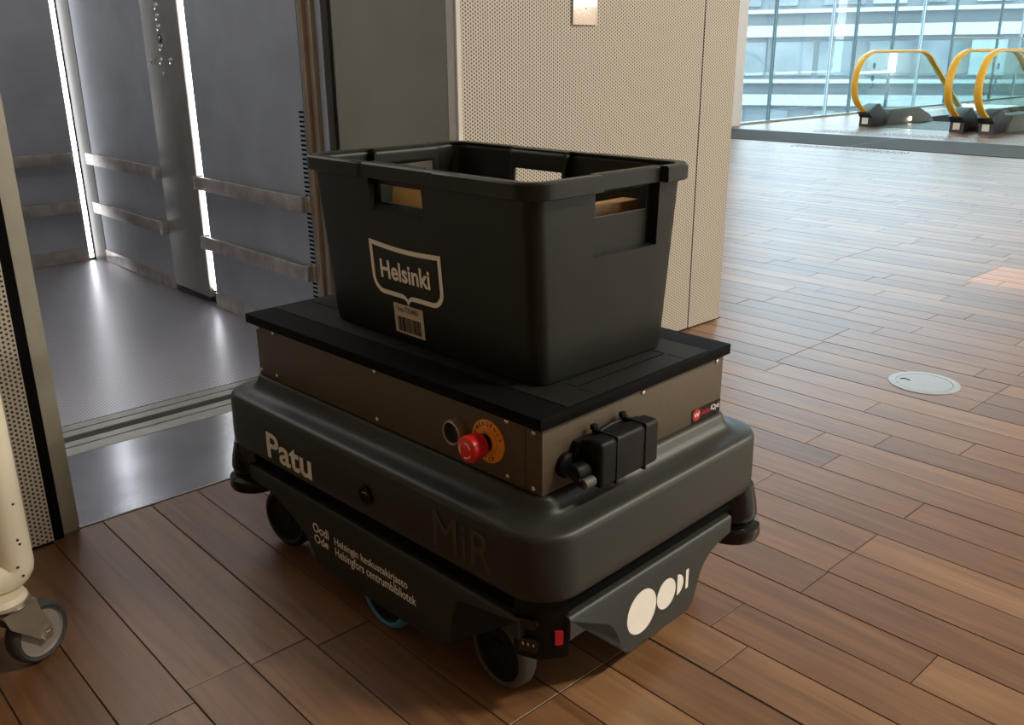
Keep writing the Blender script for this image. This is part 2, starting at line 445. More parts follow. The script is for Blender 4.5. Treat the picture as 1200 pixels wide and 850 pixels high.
# ------------------------------------------------------------------ walls
YW = 1.765
wall = box('wall_back', 1.60, 2.752, YW+.02, 6.0, 0, CEIL, 'plaster'); tag(wall, 'beige perforated steel wall right of the elevator', 'wall', kind='structure')
box('panel', 1.547, 2.571, YW, YW+.004, .006, CEIL-.01, 'perf', wall)
box('panel', 2.576, 2.764, YW, YW+.004, .006, CEIL-.01, 'perf', wall)
box('edge_trim', 1.529, 1.543, YW-.004, YW+.03, 0, CEIL-.01, 'trimgrey', wall)
box('backing', 1.545, 2.76, YW+.010, YW+.02, 0.0, CEIL-.01, 'black', wall)
box('return_panel', 2.760, 2.764, YW+.004, 6.0, .006, CEIL-.01, 'plaster', wall)
wl = box('wall_left', -9, .412, 1.765, 1.9, 0, CEIL, 'plaster'); tag(wl, 'perforated steel wall left of the elevator opening', 'wall', kind='structure')
box('panel', -2.4, .412, 1.745, 1.749, .006, CEIL-.01, 'perf', wl)
box('backing', -2.4, .434, 1.755, 1.764, 0, CEIL-.01, 'black', wl)
box('shadow_gap', .412, .437, 1.7645, 1.80, 0, CEIL-.01, 'black', wl)
# door surround of the elevator
dj = empty('door_1', (1.0, 1.77, 0)); tag(dj, 'steel elevator door surround with wide jamb panel', 'door frame', kind='structure')
def djbox(n, x0, x1, y0, y1, z0, z1, m, bev=0): return box(n, x0-1.0, x1-1.0, y0-1.77, y1-1.77, z0, z1, m, dj, bev)
djbox('jamb_panel', 1.527, 1.60, 1.80, 2.331, 0, 2.3, 'jamb')
djbox('jamb_edge', 1.5275, 1.56, 1.770, 1.7995, 0, 2.3, 'trimgrey')
djbox('jamb_slot', 1.575, 1.60, 2.331, 2.388, 0, 2.3, 'black')
djbox('left_jamb', .438, .470, 1.768, 2.17, 0, 2.3, 'jambl')
djbox('header', .438, 1.60, 1.80, 2.33, 2.3, CEIL, 'jamb')
for (yy, zz) in ((2.18, 1.115), (1.80+.04, 1.11)):
    lathe('screw', [(0, 1.5275-1), (.004, 1.5275-1), (.004, 1.525-1), (0, 1.525-1)], 'black', dj, 10, 'X', (0, yy-1.77, zz))
lp = djbox('landing_plate', .470, 1.527, 1.778, 2.168, -.02, .001, 'plate')
djbox('plate_edge', .470, 1.527, 1.773, 1.7778, -.02, .0015, 'sill')
for a, b, h in ((2.172, 2.222, .001), (2.230, 2.262, .001)):
    djbox('sill_bar', .470, 1.55, a, b, -.02, h, 'sill')
djbox('sill_bed', .470, 1.55, 2.168, 2.30, -.03, -.010, 'black')

# ------------------------------------------------------------------ elevator car
EX, EY = 1.0, 2.30
car = empty('elevator_car', (EX, EY, 0)); tag(car, 'open steel elevator car with light strips and bumper rails', 'elevator')
def cb(n, x0, x1, y0, y1, z0, z1, m, bev=0, par=None):
    return box(n, x0-EX, x1-EX, y0-EY, y1-EY, z0, z1, m, par or car, bev)
XR, XL, YB, ZC = 1.5, .12, 4.53, 2.3
cb('floor_plate', XL, XR+.02, 2.388, YB+.02, -.02, 0, 'studs')
cb('sill_bar', .470, 1.55, 2.302, 2.336, -.02, .001, 'sill'); cb('sill_bar', .470, 1.55, 2.344, 2.380, -.02, .001, 'sill')
cb('sill_bed', .470, 1.55, 2.30, 2.387, -.03, -.010, 'black')
cb('ceiling_panel', XL, XR+.05, 2.388, YB+.05, ZC, ZC+.03, 'carwall')
cb('ceiling_light', .45, 1.2, 2.8, 4.2, ZC-.012, ZC-.001, 'carlamp')
cb('wall_panel', XR, XR+.02, 2.482, 3.262, .0, ZC, 'carwall')
cb('wall_panel', XR, XR+.02, 3.645, 4.453, .0, ZC, 'carwall')
cb('wall_panel', XL, 1.438, YB, YB+.02, .0, ZC, 'carwall')
cb('wall_panel', XL-.02, XL, 2.388, YB, .0, ZC, 'carwall')
cb('front_return', XL, .436, 2.388, 2.42, .0, ZC, 'carwall')
bm = bmesh.new()
add_prism(bm, [(1.474-EX, YB+.02-EY), (1.474-EX, YB-.001-EY), (1.498-EX, 4.455-EY), (XR+.02-EX, 4.455-EY), (XR+.02-EX, YB+.02-EY)], lambda x, y, d: Vector((x, y, d)), 0, ZC)
build('corner_column', bm, 'carcol', car)
cp = cb('control_panel', XR-.008, XR+.02, 3.305, 3.64, .03, ZC, 'panelst', .002)
# light strips, slightly recessed between the panels
cb('light_strip', 1.4445, 1.463, YB+.004, YB+.012, .012, ZC, 'led')
cb('light_strip', XR+.004, XR+.012, 3.268, 3.297, .062, ZC, 'led')
cb('light_strip', XL-.012, XL-.001, 3.266, 3.300, .062, ZC, 'led')
cb('strip_back', 1.43, 1.48, YB+.012, YB+.02, 0, ZC, 'black'); cb('strip_back', XR+.012, XR+.02, 3.255, 3.31, 0, ZC, 'black')
# kick plates
for a in ((XR-.006, XR-.0005, 2.482, 3.262), (XR-.006, XR-.0005, 3.645, 4.452)):
    cb('kick_plate', a[0], a[1], a[2], a[3], .001, .058, 'rail', .001)
cb('kick_plate', XL, 1.436, YB-.006, YB-.0005, .001, .064, 'rail', .001)
def rail(x0, x1, y0, y1, z0, z1, ends, wall_axis):
    r = cb('bumper_rail', x0, x1, y0, y1, z0, z1, 'rail', .002)
    for e in ends: cb('end_cap', *e, z0-.001, z1+.001, 'chrome', .001, par=car).parent = r
    return r
for z0, z1 in ((.467, .517), (.239, .289)):
    rail(XR-.036, XR-.024, 2.486, 3.270, z0, z1, [(XR-.037, XR-.001, 3.262, 3.272), (XR-.037, XR-.001, 2.484, 2.492)], 'x')
    rail(XR-.036, XR-.024, 3.650, 4.44, z0+.005, z1+.006, [(XR-.037, XR-.001, 3.640, 3.652)], 'x')
    rail(XL, 1.418, YB-.036, YB-.024, z0+.004, z1+.006, [(1.412, 1.420, YB-.037, YB-.001)], 'y')
# buttons on the control panel
def button(y, z, r=.010, lit=None):
    b_ = lathe('button', [(0, XR-.0082-EX), (r*1.35, XR-.0082-EX), (r*1.35, XR-.0105-EX), (r, XR-.0115-EX), (r*.9, XR-.010-EX), (0, XR-.010-EX)], lit or 'chrome', cp, 18, 'X', (0, y-EY, z))
    lathe('button_face', [(0, XR-.0101-EX), (r*.7, XR-.0101-EX), (r*.62, XR-.0125-EX), (0, XR-.013-EX)], 'rail', b_, 14, 'X', (0, y-EY, z))
for z in (1.160, 1.124, 1.087, 1.049, .978): button(3.484, z)
button(3.484, 1.012, .012, 'escdark')
for y, z, r in ((3.598, .929, .006), (3.501, .929, .010), (3.407, .929, .010), (3.492, .882, .005)): button(y, z, r)
# door edge and ventilation slots
cb('door_edge', 1.527, 1.55, 2.388, 2.420, 0, ZC, 'carwall'); cb('door_edge', 1.512, 1.55, 2.421, 2.450, 0, ZC, 'brass', .003); cb('door_edge', 1.500, 1.55, 2.451, 2.481, 0, ZC, 'brass', .003)
z = .18
slot = None
while z < .785:
    if slot is None: slot = cb('vent_slot', 1.4990, 1.5005, 2.484, 2.512, z, z+.0065, 'black'); sz = z
    else:
        s_ = dup(slot, car); s_.location = (slot.location.x, slot.location.y, z-sz)
    z += .0145
cb('front_kick', 1.498, 1.52, 2.452, 2.481, 0, .06, 'rail')

# ------------------------------------------------------------------ ceiling, far walls, glazing
ceil = box('ceiling', -9, 44, -9, 7.4, CEIL, CEIL+.2, 'plaster'); tag(ceil, 'pale ceiling of the hall', 'ceiling', kind='structure')
wfar = box('wall_added_left', -2.8, -2.6, -9, 1.745, 0, CEIL, 'darkwood'); tag(wfar, 'unseen brown wall added at the far left to darken that side', 'wall', kind='structure')  # unseen wall, added to darken the left side
wf = box('wall_front', -2.8, 4.2, -9.2, -9, 0, CEIL, 'darkwood'); tag(wf, 'unseen brown wall behind the viewer, lengthened to cut daylight', 'wall', kind='structure')  # unseen; run long to block daylight from the left part
ws = box('wall_side', 2.76, 10.55, 7.2, 7.4, 0, CEIL, 'plaster'); tag(ws, 'plain pale wall beside the glass front', 'wall', kind='structure')
colm = box('trim_1', 10.56, 10.88, 7.08, 7.38, 0, CEIL, 'white_paint', None, .01); tag(colm, 'white square column at the end of the glass front', 'column', kind='structure')
gw = empty('window_1', (10.9, 7.2, 0)); tag(gw, 'tall blue-green glass front behind the escalators', 'window', kind='structure')
MX = [10.93, 11.72, 13.29, 14.02, 15.28, 16.32, 17.6, 19.7, 20.9, 23.0, 24.4, 26.6, 28.2, 30.4, 32.4, 35, 38, 41, 44]
for a, b in zip(MX, MX[1:]):
    box('pane', a+.012-10.9, b-.012-10.9, -.01, .01, .03, CEIL, 'pane', gw)
for k, a in enumerate(MX):
    box('glass_fin', a-.011-10.9, a+.011-10.9, -.03, .02, .03, CEIL, 'fin' if k % 3 != 2 else 'fing', gw)
box('sill_rail', 0, 33.1, -.05, .05, 0, .03, 'fing', gw)
gb = empty('window_2', (4.2, -9, 0)); tag(gb, 'wide window front behind the viewer', 'window', kind='structure')
for k in range(13):
    box('pane', k*3+.03, k*3+2.97, -.01, .01, .1, CEIL, 'dimglass', gb); box('mullion', k*3-.03, k*3+.03, -.08, .05, 0, CEIL, 'fing', gb)
we = box('wall_right', 44, 44.2, -9, 7.4, 0, CEIL, 'plaster'); tag(we, 'unseen pale wall added to close the far end of the hall', 'wall', kind='structure')  # unseen, added to keep sky reflections off the glass front
# unseen ceiling lamps, added behind the viewer to light wall and robot
for k, (x, y) in enumerate(LAMPS):
    L = empty('added_ceiling_lamp', (x, y, CEIL)); tag(L, 'added flat ceiling lamp', 'lamp', 'added ceiling lamps')
    L['label'] = ('added flat ceiling lamp nearest the brown wall, first of the row', 'second added flat ceiling lamp from the brown wall', 'third added flat ceiling lamp from the brown wall', 'added flat ceiling lamp farthest from the brown wall, last of the row')[k]
    box('housing', -.62, .62, -.17, .17, -.05, 0, 'white_paint', L); box('diffuser', -.58, .58, -.13, .13, -.056, -.051, 'lampshade', L)
    a = area('lamp_light', (0, 0, -.07), (1.15, .26), LAMP_W, (1, .91, .77)); a.parent = L

# ------------------------------------------------------------------ entrance mats, studs, floor box, wall plate
for y0, y1, lab in ((4.64, 6.95, 'blue-grey entrance mat, the half next to the glass front'), (1.2, 4.62, 'blue-grey entrance mat, the half running to the right edge of the picture')):
    m_ = empty('entrance_mat', (9.78, (y0+y1)/2, 0)); h = (y1-y0)/2
    box('pile', -.58, .58, -h+.02, h-.02, 0, .008, 'mat_', m_)
    for a in ((-.61, -.58, -h, h), (.58, .61, -h, h), (-.58, .58, -h, -h+.02), (-.58, .58, h-.02, h)): box('edge_strip', *a, 0, .007, 'tyre', m_)
    tag(m_, lab, 'mat', 'entrance mats')
for nm, x0, x1, y0, y1, lab in (('tactile_studs', 10.72, 11.05, 2.6, 5.9, 'rows of small steel guide studs between mat and escalators'), ('tactile_studs', 8.85, 9.05, 3.9, 5.1, 'short band of steel guide studs in front of the mats')):
    bm = bmesh.new()
    y = y0
    while y < y1:
        x = x0
        while x < x1: add_lathe(bm, [(.016, 0), (.012, .005), (.003, .006)], 8, 'Z', (x, y, 0)); x += .07
        y += .07
    tag(build(nm, bm, 'tact'), lab, 'floor studs', kind='stuff')
fb = empty('floor_box', (2.624, .932, 0)); tag(fb, 'round pale metal floor outlet lid set in the planks', 'floor box')
FR = .1
lathe('ring', [(FR*.80, .0005), (FR*.80, .002), (FR, .0012), (FR, -.01), (FR*.80, -.01)], 'disc', fb, 48)
lathe('lid', [(0, -.01), (FR*.785, -.01), (FR*.785, .0016), (0, .0016)], 'disc', fb, 48)
prism('finger_notch', [(-.075, .012), (-.066, .030), (-.040, .022), (-.043, .016), (-.062, .021), (-.070, .008)], lambda x, y, d: Vector((y*.9-.028, -x*.9+.0, d)), .0016, .0020, 'black', fb)
wp = empty('wall_plate', (2.0, YW, 1.13)); tag(wp, 'small polished metal plate on the perforated wall', 'plate')
box('plate', -.05, .05, -.006, -.0005, -.11, .11, 'metalplate', wp, .0015)
lathe('key_slot', [(0, -.0062), (.002, -.0062), (.002, -.0066), (0, -.0066)], 'ink', wp, 8, 'Y', (.002, 0, -.066))

# ------------------------------------------------------------------ escalators
PATH = [(11.93, .17), (11.78, .20), (11.60, .29), (11.49, .40), (11.445, .536), (11.47, .70), (11.59, .855), (11.82, .935), (12.1, .945), (13.15, .945), (13.35, .930), (13.52, .88)]
def sweep_strip(name, pts, y, wid, th, m, parent):
    """flat belt along a path in the XZ plane"""
    P = [Vector((p[0], 0, p[1])) for p in pts]; rings = []
    for i, p in enumerate(P):
        t = (P[min(i+1, len(P)-1)]-P[max(i-1, 0)]).normalized(); n = Vector((-t.z, 0, t.x))
        rings.append([p+n*th/2*b+Vector((0, y+wid/2*a, 0)) for a, b in ((-1, -.5), (-.6, -1), (.6, -1), (1, -.5), (1, .5), (.6, 1), (-.6, 1), (-1, .5))])
    bm = bmesh.new(); add_loft(bm, rings); return build(name, bm, m, parent, True, 50)
def escalator(yl, yr, dxl, dxr, label, stickers, base):
    E_ = empty('escalator', (base, (yl+yr)/2, 0)); tag(E_, label, 'escalator', 'escalators by the glass front')
    yc = (yl+yr)/2
    for yy, dx in ((yl, dxl), (yr, dxr)):
        y = yy-yc; ox = dx-12-base; out = 1 if yy == yl else -1
        down = [(13.52+d, .88-d*.577) for d in (.5, 1.0, 2, 3.5, 5)]
        path = [tuple(p) for p in smooth_path([(a[0]+ox, a[1], 0) for a in PATH], 5)]+[(a[0]+ox, a[1], 0) for a in down]
        sweep_strip('handrail', path, y, .085, .038, 'handrail', E_)
        inner = []
        for (x, z) in PATH[2:]: inner.append((x+.03 if z < .9 else x, z-.02))
        gp = [(x+ox, z) for x, z in inner]+[(13.52+5+ox, .86-5*.577), (13.52+5+ox, .1-5*.577-.2), (13.6+ox, .10), (13.0+ox, .20), (12.0+ox, .20)]
        g = prism('balustrade_glass', gp, lambda a, b, d: Vector((a, y+d, b)), -.006, .006, 'balus', E_)
        # newel: black inlet box and the sloping metal deck behind it
        nb = prism('newel_base', [(11.84, 0), (12.24, 0), (12.27, .13), (12.05, .29), (11.96, .28), (11.74, .19), (11.86, .12)], lambda a, b, d: Vector((a+ox, y+d, b)), -.085, .085, 'escdark', E_, .008)
        box('sign_plate', 11.835-.004+ox, 11.84+ox, y-.04, y+.04, .035, .115, 'decal', nb)
        deck = [(12.25, 0), (12.27, .10), (12.36, .20), (13.15, .205), (13.55, .09), (13.55+5, .09-5*.577), (13.55+5, -.25-5*.577), (13.3, -.25), (12.7, -.02), (12.3, 0)]
        prism('deck', deck, lambda a, b, d: Vector((a+ox, y+d, b)), -.11, .11, 'escsteel', E_, .006)
        lathe('skirt_lamp', [(.0, -.125), (.022, -.125), (.026, -.112), (0, -.112)], 'warm', E_, 14, 'Y', (12.92+ox, y, .055))
        if yy in stickers:
            for k, z in enumerate((.768, .61, .523)):
                s_ = lathe('round_sticker', [(0, -.0075), (.036 if k != 2 else .033, -.0075), (.036 if k != 2 else .033, -.0064), (0, -.0064)], 'bluest', E_, 20, 'Y', (11.91+ox-(.0 if k == 0 else .01), y, z))
                prism('pictogram', [(-.004, -.012), (.004, -.012), (.006, .008), (0, .014), (-.006, .008)], lambda a, b, d: Vector((11.91+ox-(.0 if k == 0 else .01)+a, y-.0077-d, z+b)), 0, .0006, 'decal', s_)
    w_ = (yl-yr)/2-.11
    box('comb_plate', 11.9-base, 12.75-base, -w_, w_, -.03, .003, 'escsteel', E_)
    for k in range(14):
        box('step', 12.75-base+k*.38, 12.75-base+(k+1)*.38+.02, -w_, w_, -.30-max(0, k-1)*.21, -.01-max(0, k-1)*.21, 'escdark', E_)
    return E_
escalator(5.80, 4.54, 12, 11.82, 'escalator nearer the glass front, its yellow handrails fully in view', (5.80,), 12)
escalator(4.18, 2.92, 11.77, 11.6, 'escalator at the right edge of the picture with yellow handrail', (4.18,), 11.7)
wellw = empty('wall_well', (18, 4.35, 0)); tag(wellw, 'dark side walls of the escalator well', 'wall', kind='structure')
box('well_side', -5.3, 6, 1.63, 1.68, -5, -.31, 'escdark', wellw); box('well_side', -5.3, 6, -1.68, -1.63, -5, -.31, 'escdark', wellw); box('well_floor', -5.3, 6, -1.63, 1.63, -5.1, -5, 'escdark', wellw)
gd = empty('glass_guard', (16.4, 6.05, 0)); tag(gd, 'glass guard rail along the escalator well', 'guard rail')
for k in range(4): box('pane', -1.5+k*1.9, .36+k*1.9, -.008, .008, .0, 1.13, 'balus', gd)
box('top_rail', -1.5, 6.1, -.012, .012, 1.13, 1.15, 'fing', gd)

# ------------------------------------------------------------------ outdoors
st = box('street_ground', -60, 140, 8, 140, -9.4, -9.0, 'asphalt'); tag(st, 'grey street outside the glass front', 'ground', kind='structure')
ob = empty('office_building', (50, 25, -9), -math.radians(62.5)); tag(ob, 'pale office block with ribbon windows across the street', 'building')
box('wall', -34, 34, .3, 12, 0, 15.3, 'facade', ob); box('parapet', -34.2, 34.2, -.1, 12.2, 15.3, 15.6, 'facadew', ob)
FH = 3.7
for k in range(4):
    zb = 0.35+k*FH
    box('white_band', -34, 34, -.10, .3, zb+3.02, zb+3.62, 'facadew', ob)
    box('ledge', -34, 34, -.35, .3, zb+.55, zb+.75, 'facadew', ob)
    for q in range(26):
        x = -33.2+q*2.55+random.uniform(-.05, .05)
        w_ = random.choice((1.1, 1.7, 2.2))
        fr = box('window', x, x+w_, .14, .31, zb+.95, zb+2.75, random.choice(('win', 'win', 'win', 'winl')), ob)
# ------------------------------------------------------------------ mobile robot (local x = length, y = width)
RTH = -1.5306
robot = empty('mobile_robot', (1.0074, 1.0998, 0), RTH); tag(robot, 'low grey mobile transport robot carrying the black crate', 'robot')
def mlong(pl):   # long side facing local -y
    return lambda x, y, d: Vector((x, pl-d, y))
def mshort(pl):  # short side facing local +x
    return lambda x, y, d: Vector((pl+d, x, y))
# upper cover: straight sides, rounded shoulder, hollow slope up to the box
prof = [(.2165, .425, .270, .055), (.2165, .436, .281, .066), (.2185, .4415, .2865, .070), (.223, .4445, .2895, .072), (.240, .445, .290, .072), (.311, .4435, .2885, .070),
        (.3165, .4420, .2870, .069), (.3200, .4390, .2840, .067), (.3220, .4350, .2800, .064), (.3232, .4290, .2740, .060), (.3245, .4200, .2650, .054), (.3262, .4120, .2570, .048), (.3290, .4050, .2500, .043), (.3330, .3995, .2445, .038), (.3400, .394, .239, .030), (.3470, .3895, .2345, .020), (.3512, .386, .2315, .015), (.352, .382, .229, .012)]
bm = bmesh.new(); add_loft(bm, [rrect(L, w_, r, z, 10) for z, L, w_, r in prof])
cover = build('cover', bm, 'shell', robot, True, 60)
text('maker_emboss', 'MiR', .214, .342, .238, .298, mlong(-.2897), 'relief_tint', cover, 0, .0006)
text('name_lettering', 'Patu', -.264, -.116, .231, .2835, mlong(-.2902), 'decal', cover, .022)
kn = lathe('side_button', [(0, -.288), (.017, -.288), (.017, -.294), (.013, -.2945), (.012, -.2915), (0, -.2915)], 'dark', robot, 24, 'Y', (.044, 0, .261))
box('key_slit', .036, .052, -.2930, -.2916, .2635, .2655, 'chrome', kn)
# dark chassis in the gap and between the wheels
box('chassis', -.422, .422, -.267, .267, .150, .2163, 'black', robot, .05)
box('underbody', -.19, .19, -.17, .17, .045, .136, 'dark', robot)
# lower skirts
LS = [(.383, .180), (.383, .146), (.33, .151), (.285, .1555), (.262, .154), (.249, .145), (.240, .118), (.233, .085), (.222, .058), (.205, .047), (-.115, .047), (-.135, .053), (-.152, .072), (-.172, .096), (-.205, .116), (-.25, .133), (-.29, .145), (-.362, .150), (-.362, .180)]
LS2 = [(-x, z) for x, z in LS][::-1]
SS = [(-.226, .180), (-.226, .143), (-.185, .143), (-.158, .137), (-.130, .118), (-.112, .088), (-.100, .058), (-.082, .047), (.072, .047), (.088, .057), (.099, .084), (.112, .114), (.135, .133), (.160, .1415), (.197, .148), (.197, .180)]
def soften(pts):
    # round the wheel arches, keep the two top corners and the straight lower edge
    mid = [(x, z, 0) for x, z in pts[1:-1]]; out = []
    low = [k for k, p in enumerate(mid) if abs(p[1]-.047) < 1e-6]
    a, b = low[0], low[-1]
    out = smooth_path(mid[:a+1], 4)+smooth_path(mid[b:], 4)
    return [pts[0]]+[(p[0], p[1]) for p in out]+[pts[-1]]
def skirt(pts, mapf, top=.180):
    pts = soften(pts)
    # outline in the face; top edge leans back
    bm = bmesh.new(); n = len(pts)
    def ring(d, sh=0):
        return [bm.verts.new(mapf(x, z-(sh if z > top-.002 else 0), d)) for x, z in pts]
    rs = [ring(-.032), ring(-.006), ring(-.002, .0015), ring(0, .005)]
    for a, b in zip(rs, rs[1:]):
        for i in range(n): bm.faces.new((a[i], a[(i+1) % n], b[(i+1) % n], b[i]))
    f1 = bm.faces.new(rs[-1]); f2 = bm.faces.new(rs[0][::-1])
    bmesh.ops.triangulate(bm, faces=[f1, f2])
    return build('skirt', bm, 'skirt', robot, True, 40)
sk = skirt(LS, mlong(-.280)); skirt(LS2, lambda x, y, d: Vector((x, .280+d, y)))
sks = skirt(SS, mshort(.435)); skirt(SS, lambda x, y, d: Vector((-.435-d, -x, y)))
tl = lambda n, s, a, b, c, d, bo=.006: text(n, s, a, b, c, d, mlong(-.2803), 'decalg', sk, bo)
tl('library_lettering', 'Oodi', -.144, -.094, .117, .1365, .016); tl('library_lettering', 'Ode', -.142, -.097, .0955, .1135, .016)
tl('library_lettering', 'Helsingin keskustakirjasto', -.076, .130, .1105, .1305, .010); tl('library_lettering', 'Helsingfors centrumbibliotek', -.076, .151, .087, .1105, .010)
# library emblem: two discs, a half disc and a bar
def ell(cx, cz, a, b, a0=0, a1=360, n=40): return [(cx+a*math.cos(math.radians(a0+(a1-a0)*k/n)), cz+b*math.sin(math.radians(a0+(a1-a0)*k/n))) for k in range(n if a1-a0 == 360 else n+1)]
ms = mshort(.4352)
prism('emblem_disc', ell(-.0555, .1085, .0375, .0385), ms, 0, .0006, 'decal', sks); prism('emblem_disc', ell(.0095, .1105, .0255, .0270), ms, 0, .0006, 'decal', sks)
prism('emblem_half_disc', ell(.0395, .1125, .0175, .0190, -90, 90), ms, 0, .0006, 'decal', sks); prism('emblem_bar', [(.0640, .0945), (.0715, .0945), (.0715, .1305), (.0640, .1305)], ms, 0, .0006, 'decal', sks)
# connector block in the near corner
cbk = prism('corner_block', [(.366, -.272), (.405, -.258), (.428, -.222), (.380, -.200), (.345, -.240)], lambda x, y, d: Vector((x, y, d)), .108, .2163, 'dark', robot, .003)
dgx, dgy = math.cos(math.radians(-32)), math.sin(math.radians(-32))
def onblk(t, z, d):   # along the block's outward face
    a, b = Vector((.405, -.258, 0)), Vector((.428, -.222, 0)); n = Vector((.036, -.023, 0)).normalized()
    p = a+(b-a)*t+n*d; return Vector((p.x, p.y, z))
prism('red_switch', [(.50, .136), (.78, .136), (.78, .158), (.50, .158)], onblk, .001, .006, 'redvinyl', cbk)
def onblk2(t, z, d):
    a, b = Vector((.366, -.272, 0)), Vector((.405, -.258, 0)); n = Vector((.014, -.039, 0)).normalized()
    p = a+(b-a)*t+n*d; return Vector((p.x, p.y, z))
prism('socket', [(.30, .125), (.95, .125), (1.0, .135), (.95, .146), (.30, .146), (.25, .135)], onblk2, .001, .007, 'glossblack', cbk)
for t in (.42, .62, .82):
    prism('pin', [(t, .137), (t+.06, .137), (t+.06, .141), (t, .141)], onblk2, .007, .009, 'chrome', cbk)
prism('cable_bundle', [(.1, .165), (.9, .165), (1.0, .172), (.9, .180), (.1, .180)], onblk2, .001, .008, 'glossblack', cbk)
# laser scanners at two corners
for sx, sy in ((-.397, -.248), (.403, .248)):
    sc = lathe('laser_scanner', [(0, .216), (.036, .216), (.043, .185), (.046, .165), (.044, .153), (.040, .149), (.0405, .145), (.052, .139), (.054, .124), (.051, .1165), (.043, .1145), (0, .1145)], 'glossblack', robot, 40, 'Z', (sx, sy, 0), 40)
    lathe('scan_window', [(.0425, .1452), (.0428, .1485), (.0415, .1488), (.0415, .145)], 'dark', sc, 40, 'Z', (sx, sy, 0))
# wheels
def wheel(x, y, r, wd, tyre, hubm, turn=0):
    wh = lathe('wheel', [(r*.80, -wd/2+.002), (r*.86, -wd/2), (r*.94, -wd/2+.002), (r, -wd/4), (r, wd/4), (r*.94, wd/2-.002), (r*.86, wd/2), (r*.80, wd/2-.002)], tyre, robot, 40, 'Y', (0, 0, 0), 50)
    wh.location = (x, y, r); wh.rotation_euler = (0, 0, turn)
    lathe('hub', [(0, -wd/2+.004), (r*.30, -wd/2+.003), (r*.34, -wd/2+.006), (r*.76, -wd/2+.007), (r*.83, -wd/2+.002), (r*.83, wd/2-.002), (r*.3, wd/2-.004), (0, wd/2-.003)], hubm, wh, 32, 'Y')
    return wh
for (x, y) in ((.300, -.228), (-.318, -.226), (.300, .226), (-.318, .226)):
    wheel(x, y, .0625, .034, 'tyre' if x > 0 else 'tyreb', 'dark', -.05 if x > 0 else .12)
for s in (-1, 1): wheel(.048, s*.256, .0625, .036, 'blue', 'dark')
# sheet metal box on top
bx = box('module_box', -.379, .379, -.2262, .2262, .3525, .4555, 'module', robot, .0012)
box('panel_seam', .3465, .3475, -.22635, -.2261, .353, .455, 'black', bx)
box('base_gap', -.377, .377, -.2245, .2245, .3515, .3535, 'black', robot)
def screw_w(x, z): 
    s_ = lathe('screw', [(0, -.2262), (.0042, -.2262), (.0042, -.2275), (.003, -.2288), (.0018, -.2290), (.0016, -.2278), (0, -.2278)], 'steel', bx, 14, 'Y', (x, 0, z))
for x, z in ((-.370, .449), (-.315, .449), (-.370, .363), (-.315, .363), (0, .449), (0, .363), (.310, .448), (.311, .362), (.363, .446), (.363, .360)): screw_w(x, z)
for y, z in ((.0, .449), (.205, .449)):
    lathe('screw', [(0, .379), (.0042, .379), (.0042, .3803), (.003, .3816), (.0018, .3818), (.0016, .3806), (0, .3806)], 'steel', bx, 14, 'X', (0, y, z))
slab = box('top_slab', -.397, .386, -.2365, .2365, .4560, .4740, 'slab', robot, .0015)
for a in ((.262, .3795, -.176, .176), (-.390, .258, -.176, -.10), (-.390, .258, .10, .176), (-.390, -.285, -.098, .098)): box('grip_panel', *a, .4741, .4752, 'slabp', slab, .0004)
for a in ((.336, .3385, -.106, .110), (.316, .336, -.108, -.1055), (.314, .336, .1105, .113)): box('panel_groove', *a, .47525, .4755, 'black', slab)
for y in (-.11, .112): box('panel_groove', .345, .3795, y, y+.001, .47525, .4755, 'black', slab)
# emergency stop and push button
es = empty('emergency_stop', (.272, -.2262, .406), 0, robot)
def eo(n, prof, m, par=es, seg=36, dx=0): return lathe(n, [(r, -h) for r, h in prof], m, par, seg, 'Y', (dx, 0, 0))
pl = eo('ring_plate', [(0, .0), (.0335, .0), (.0335, .0022), (.0325, .0028), (0, .0028)], 'yellow', seg=48)
eo('collar', [(0, .0028), (.0205, .0028), (.0205, .006), (.019, .0075), (0, .0075)], 'yellow')
eo('stem', [(0, .0075), (.014, .0075), (.014, .020), (0, .020)], 'dark')
cap = eo('push_cap', [(0, .018), (.018, .018), (.0195, .021), (.0200, .034), (.0205, .040), (.0195, .044), (.016, .0465), (.008, .0475), (0, .0478)], 'red')
for a0 in (20, 140, 260):
    pts = ell(0, 0, .0125, .0125, a0, a0+75, 12)+ell(0, 0, .0108, .0108, a0, a0+75, 12)[::-1]
    prism('arrow_mark', pts, lambda x, y, d: Vector((x, -.0472-d, y)), 0, .0006, 'decal', cap)
def arc_text(s, r, a_mid, step, size, inward=1):
    for k, ch in enumerate(s):
        a = math.radians(a_mid-(k-(len(s)-1)/2)*step*inward)
        ca, sa = math.cos(a), math.sin(a)
        # letter axes: radial = up, tangent = right
        def mf(x, y, d, ca=ca, sa=sa):
            return Vector((r*ca+inward*(x*sa+y*ca), -.0029-d, r*sa+inward*(-x*ca+y*sa)))
        text('letter', ch, -size*.36, size*.36, -size/2, size/2, mf, 'ink', pl, .01, .0002)
arc_text('EMERGENCY', .0275, 90, 17.5, .0068); arc_text('STOP', .0275, 270, 17.5, .0068, -1)
pb = lathe('push_button', [(0, -.2262), (.0200, -.2262), (.0205, -.236), (.0195, -.2415), (.0178, -.2425), (.0165, -.2415), (.0160, -.2350), (0, -.2350)], 'zinc', robot, 36, 'Y', (.205, 0, .403))
lathe('button_face', [(0, -.2351), (.0158, -.2351), (.0150, -.2400), (0, -.2405)], 'glossblack', pb, 28, 'Y', (.205, 0, .403))
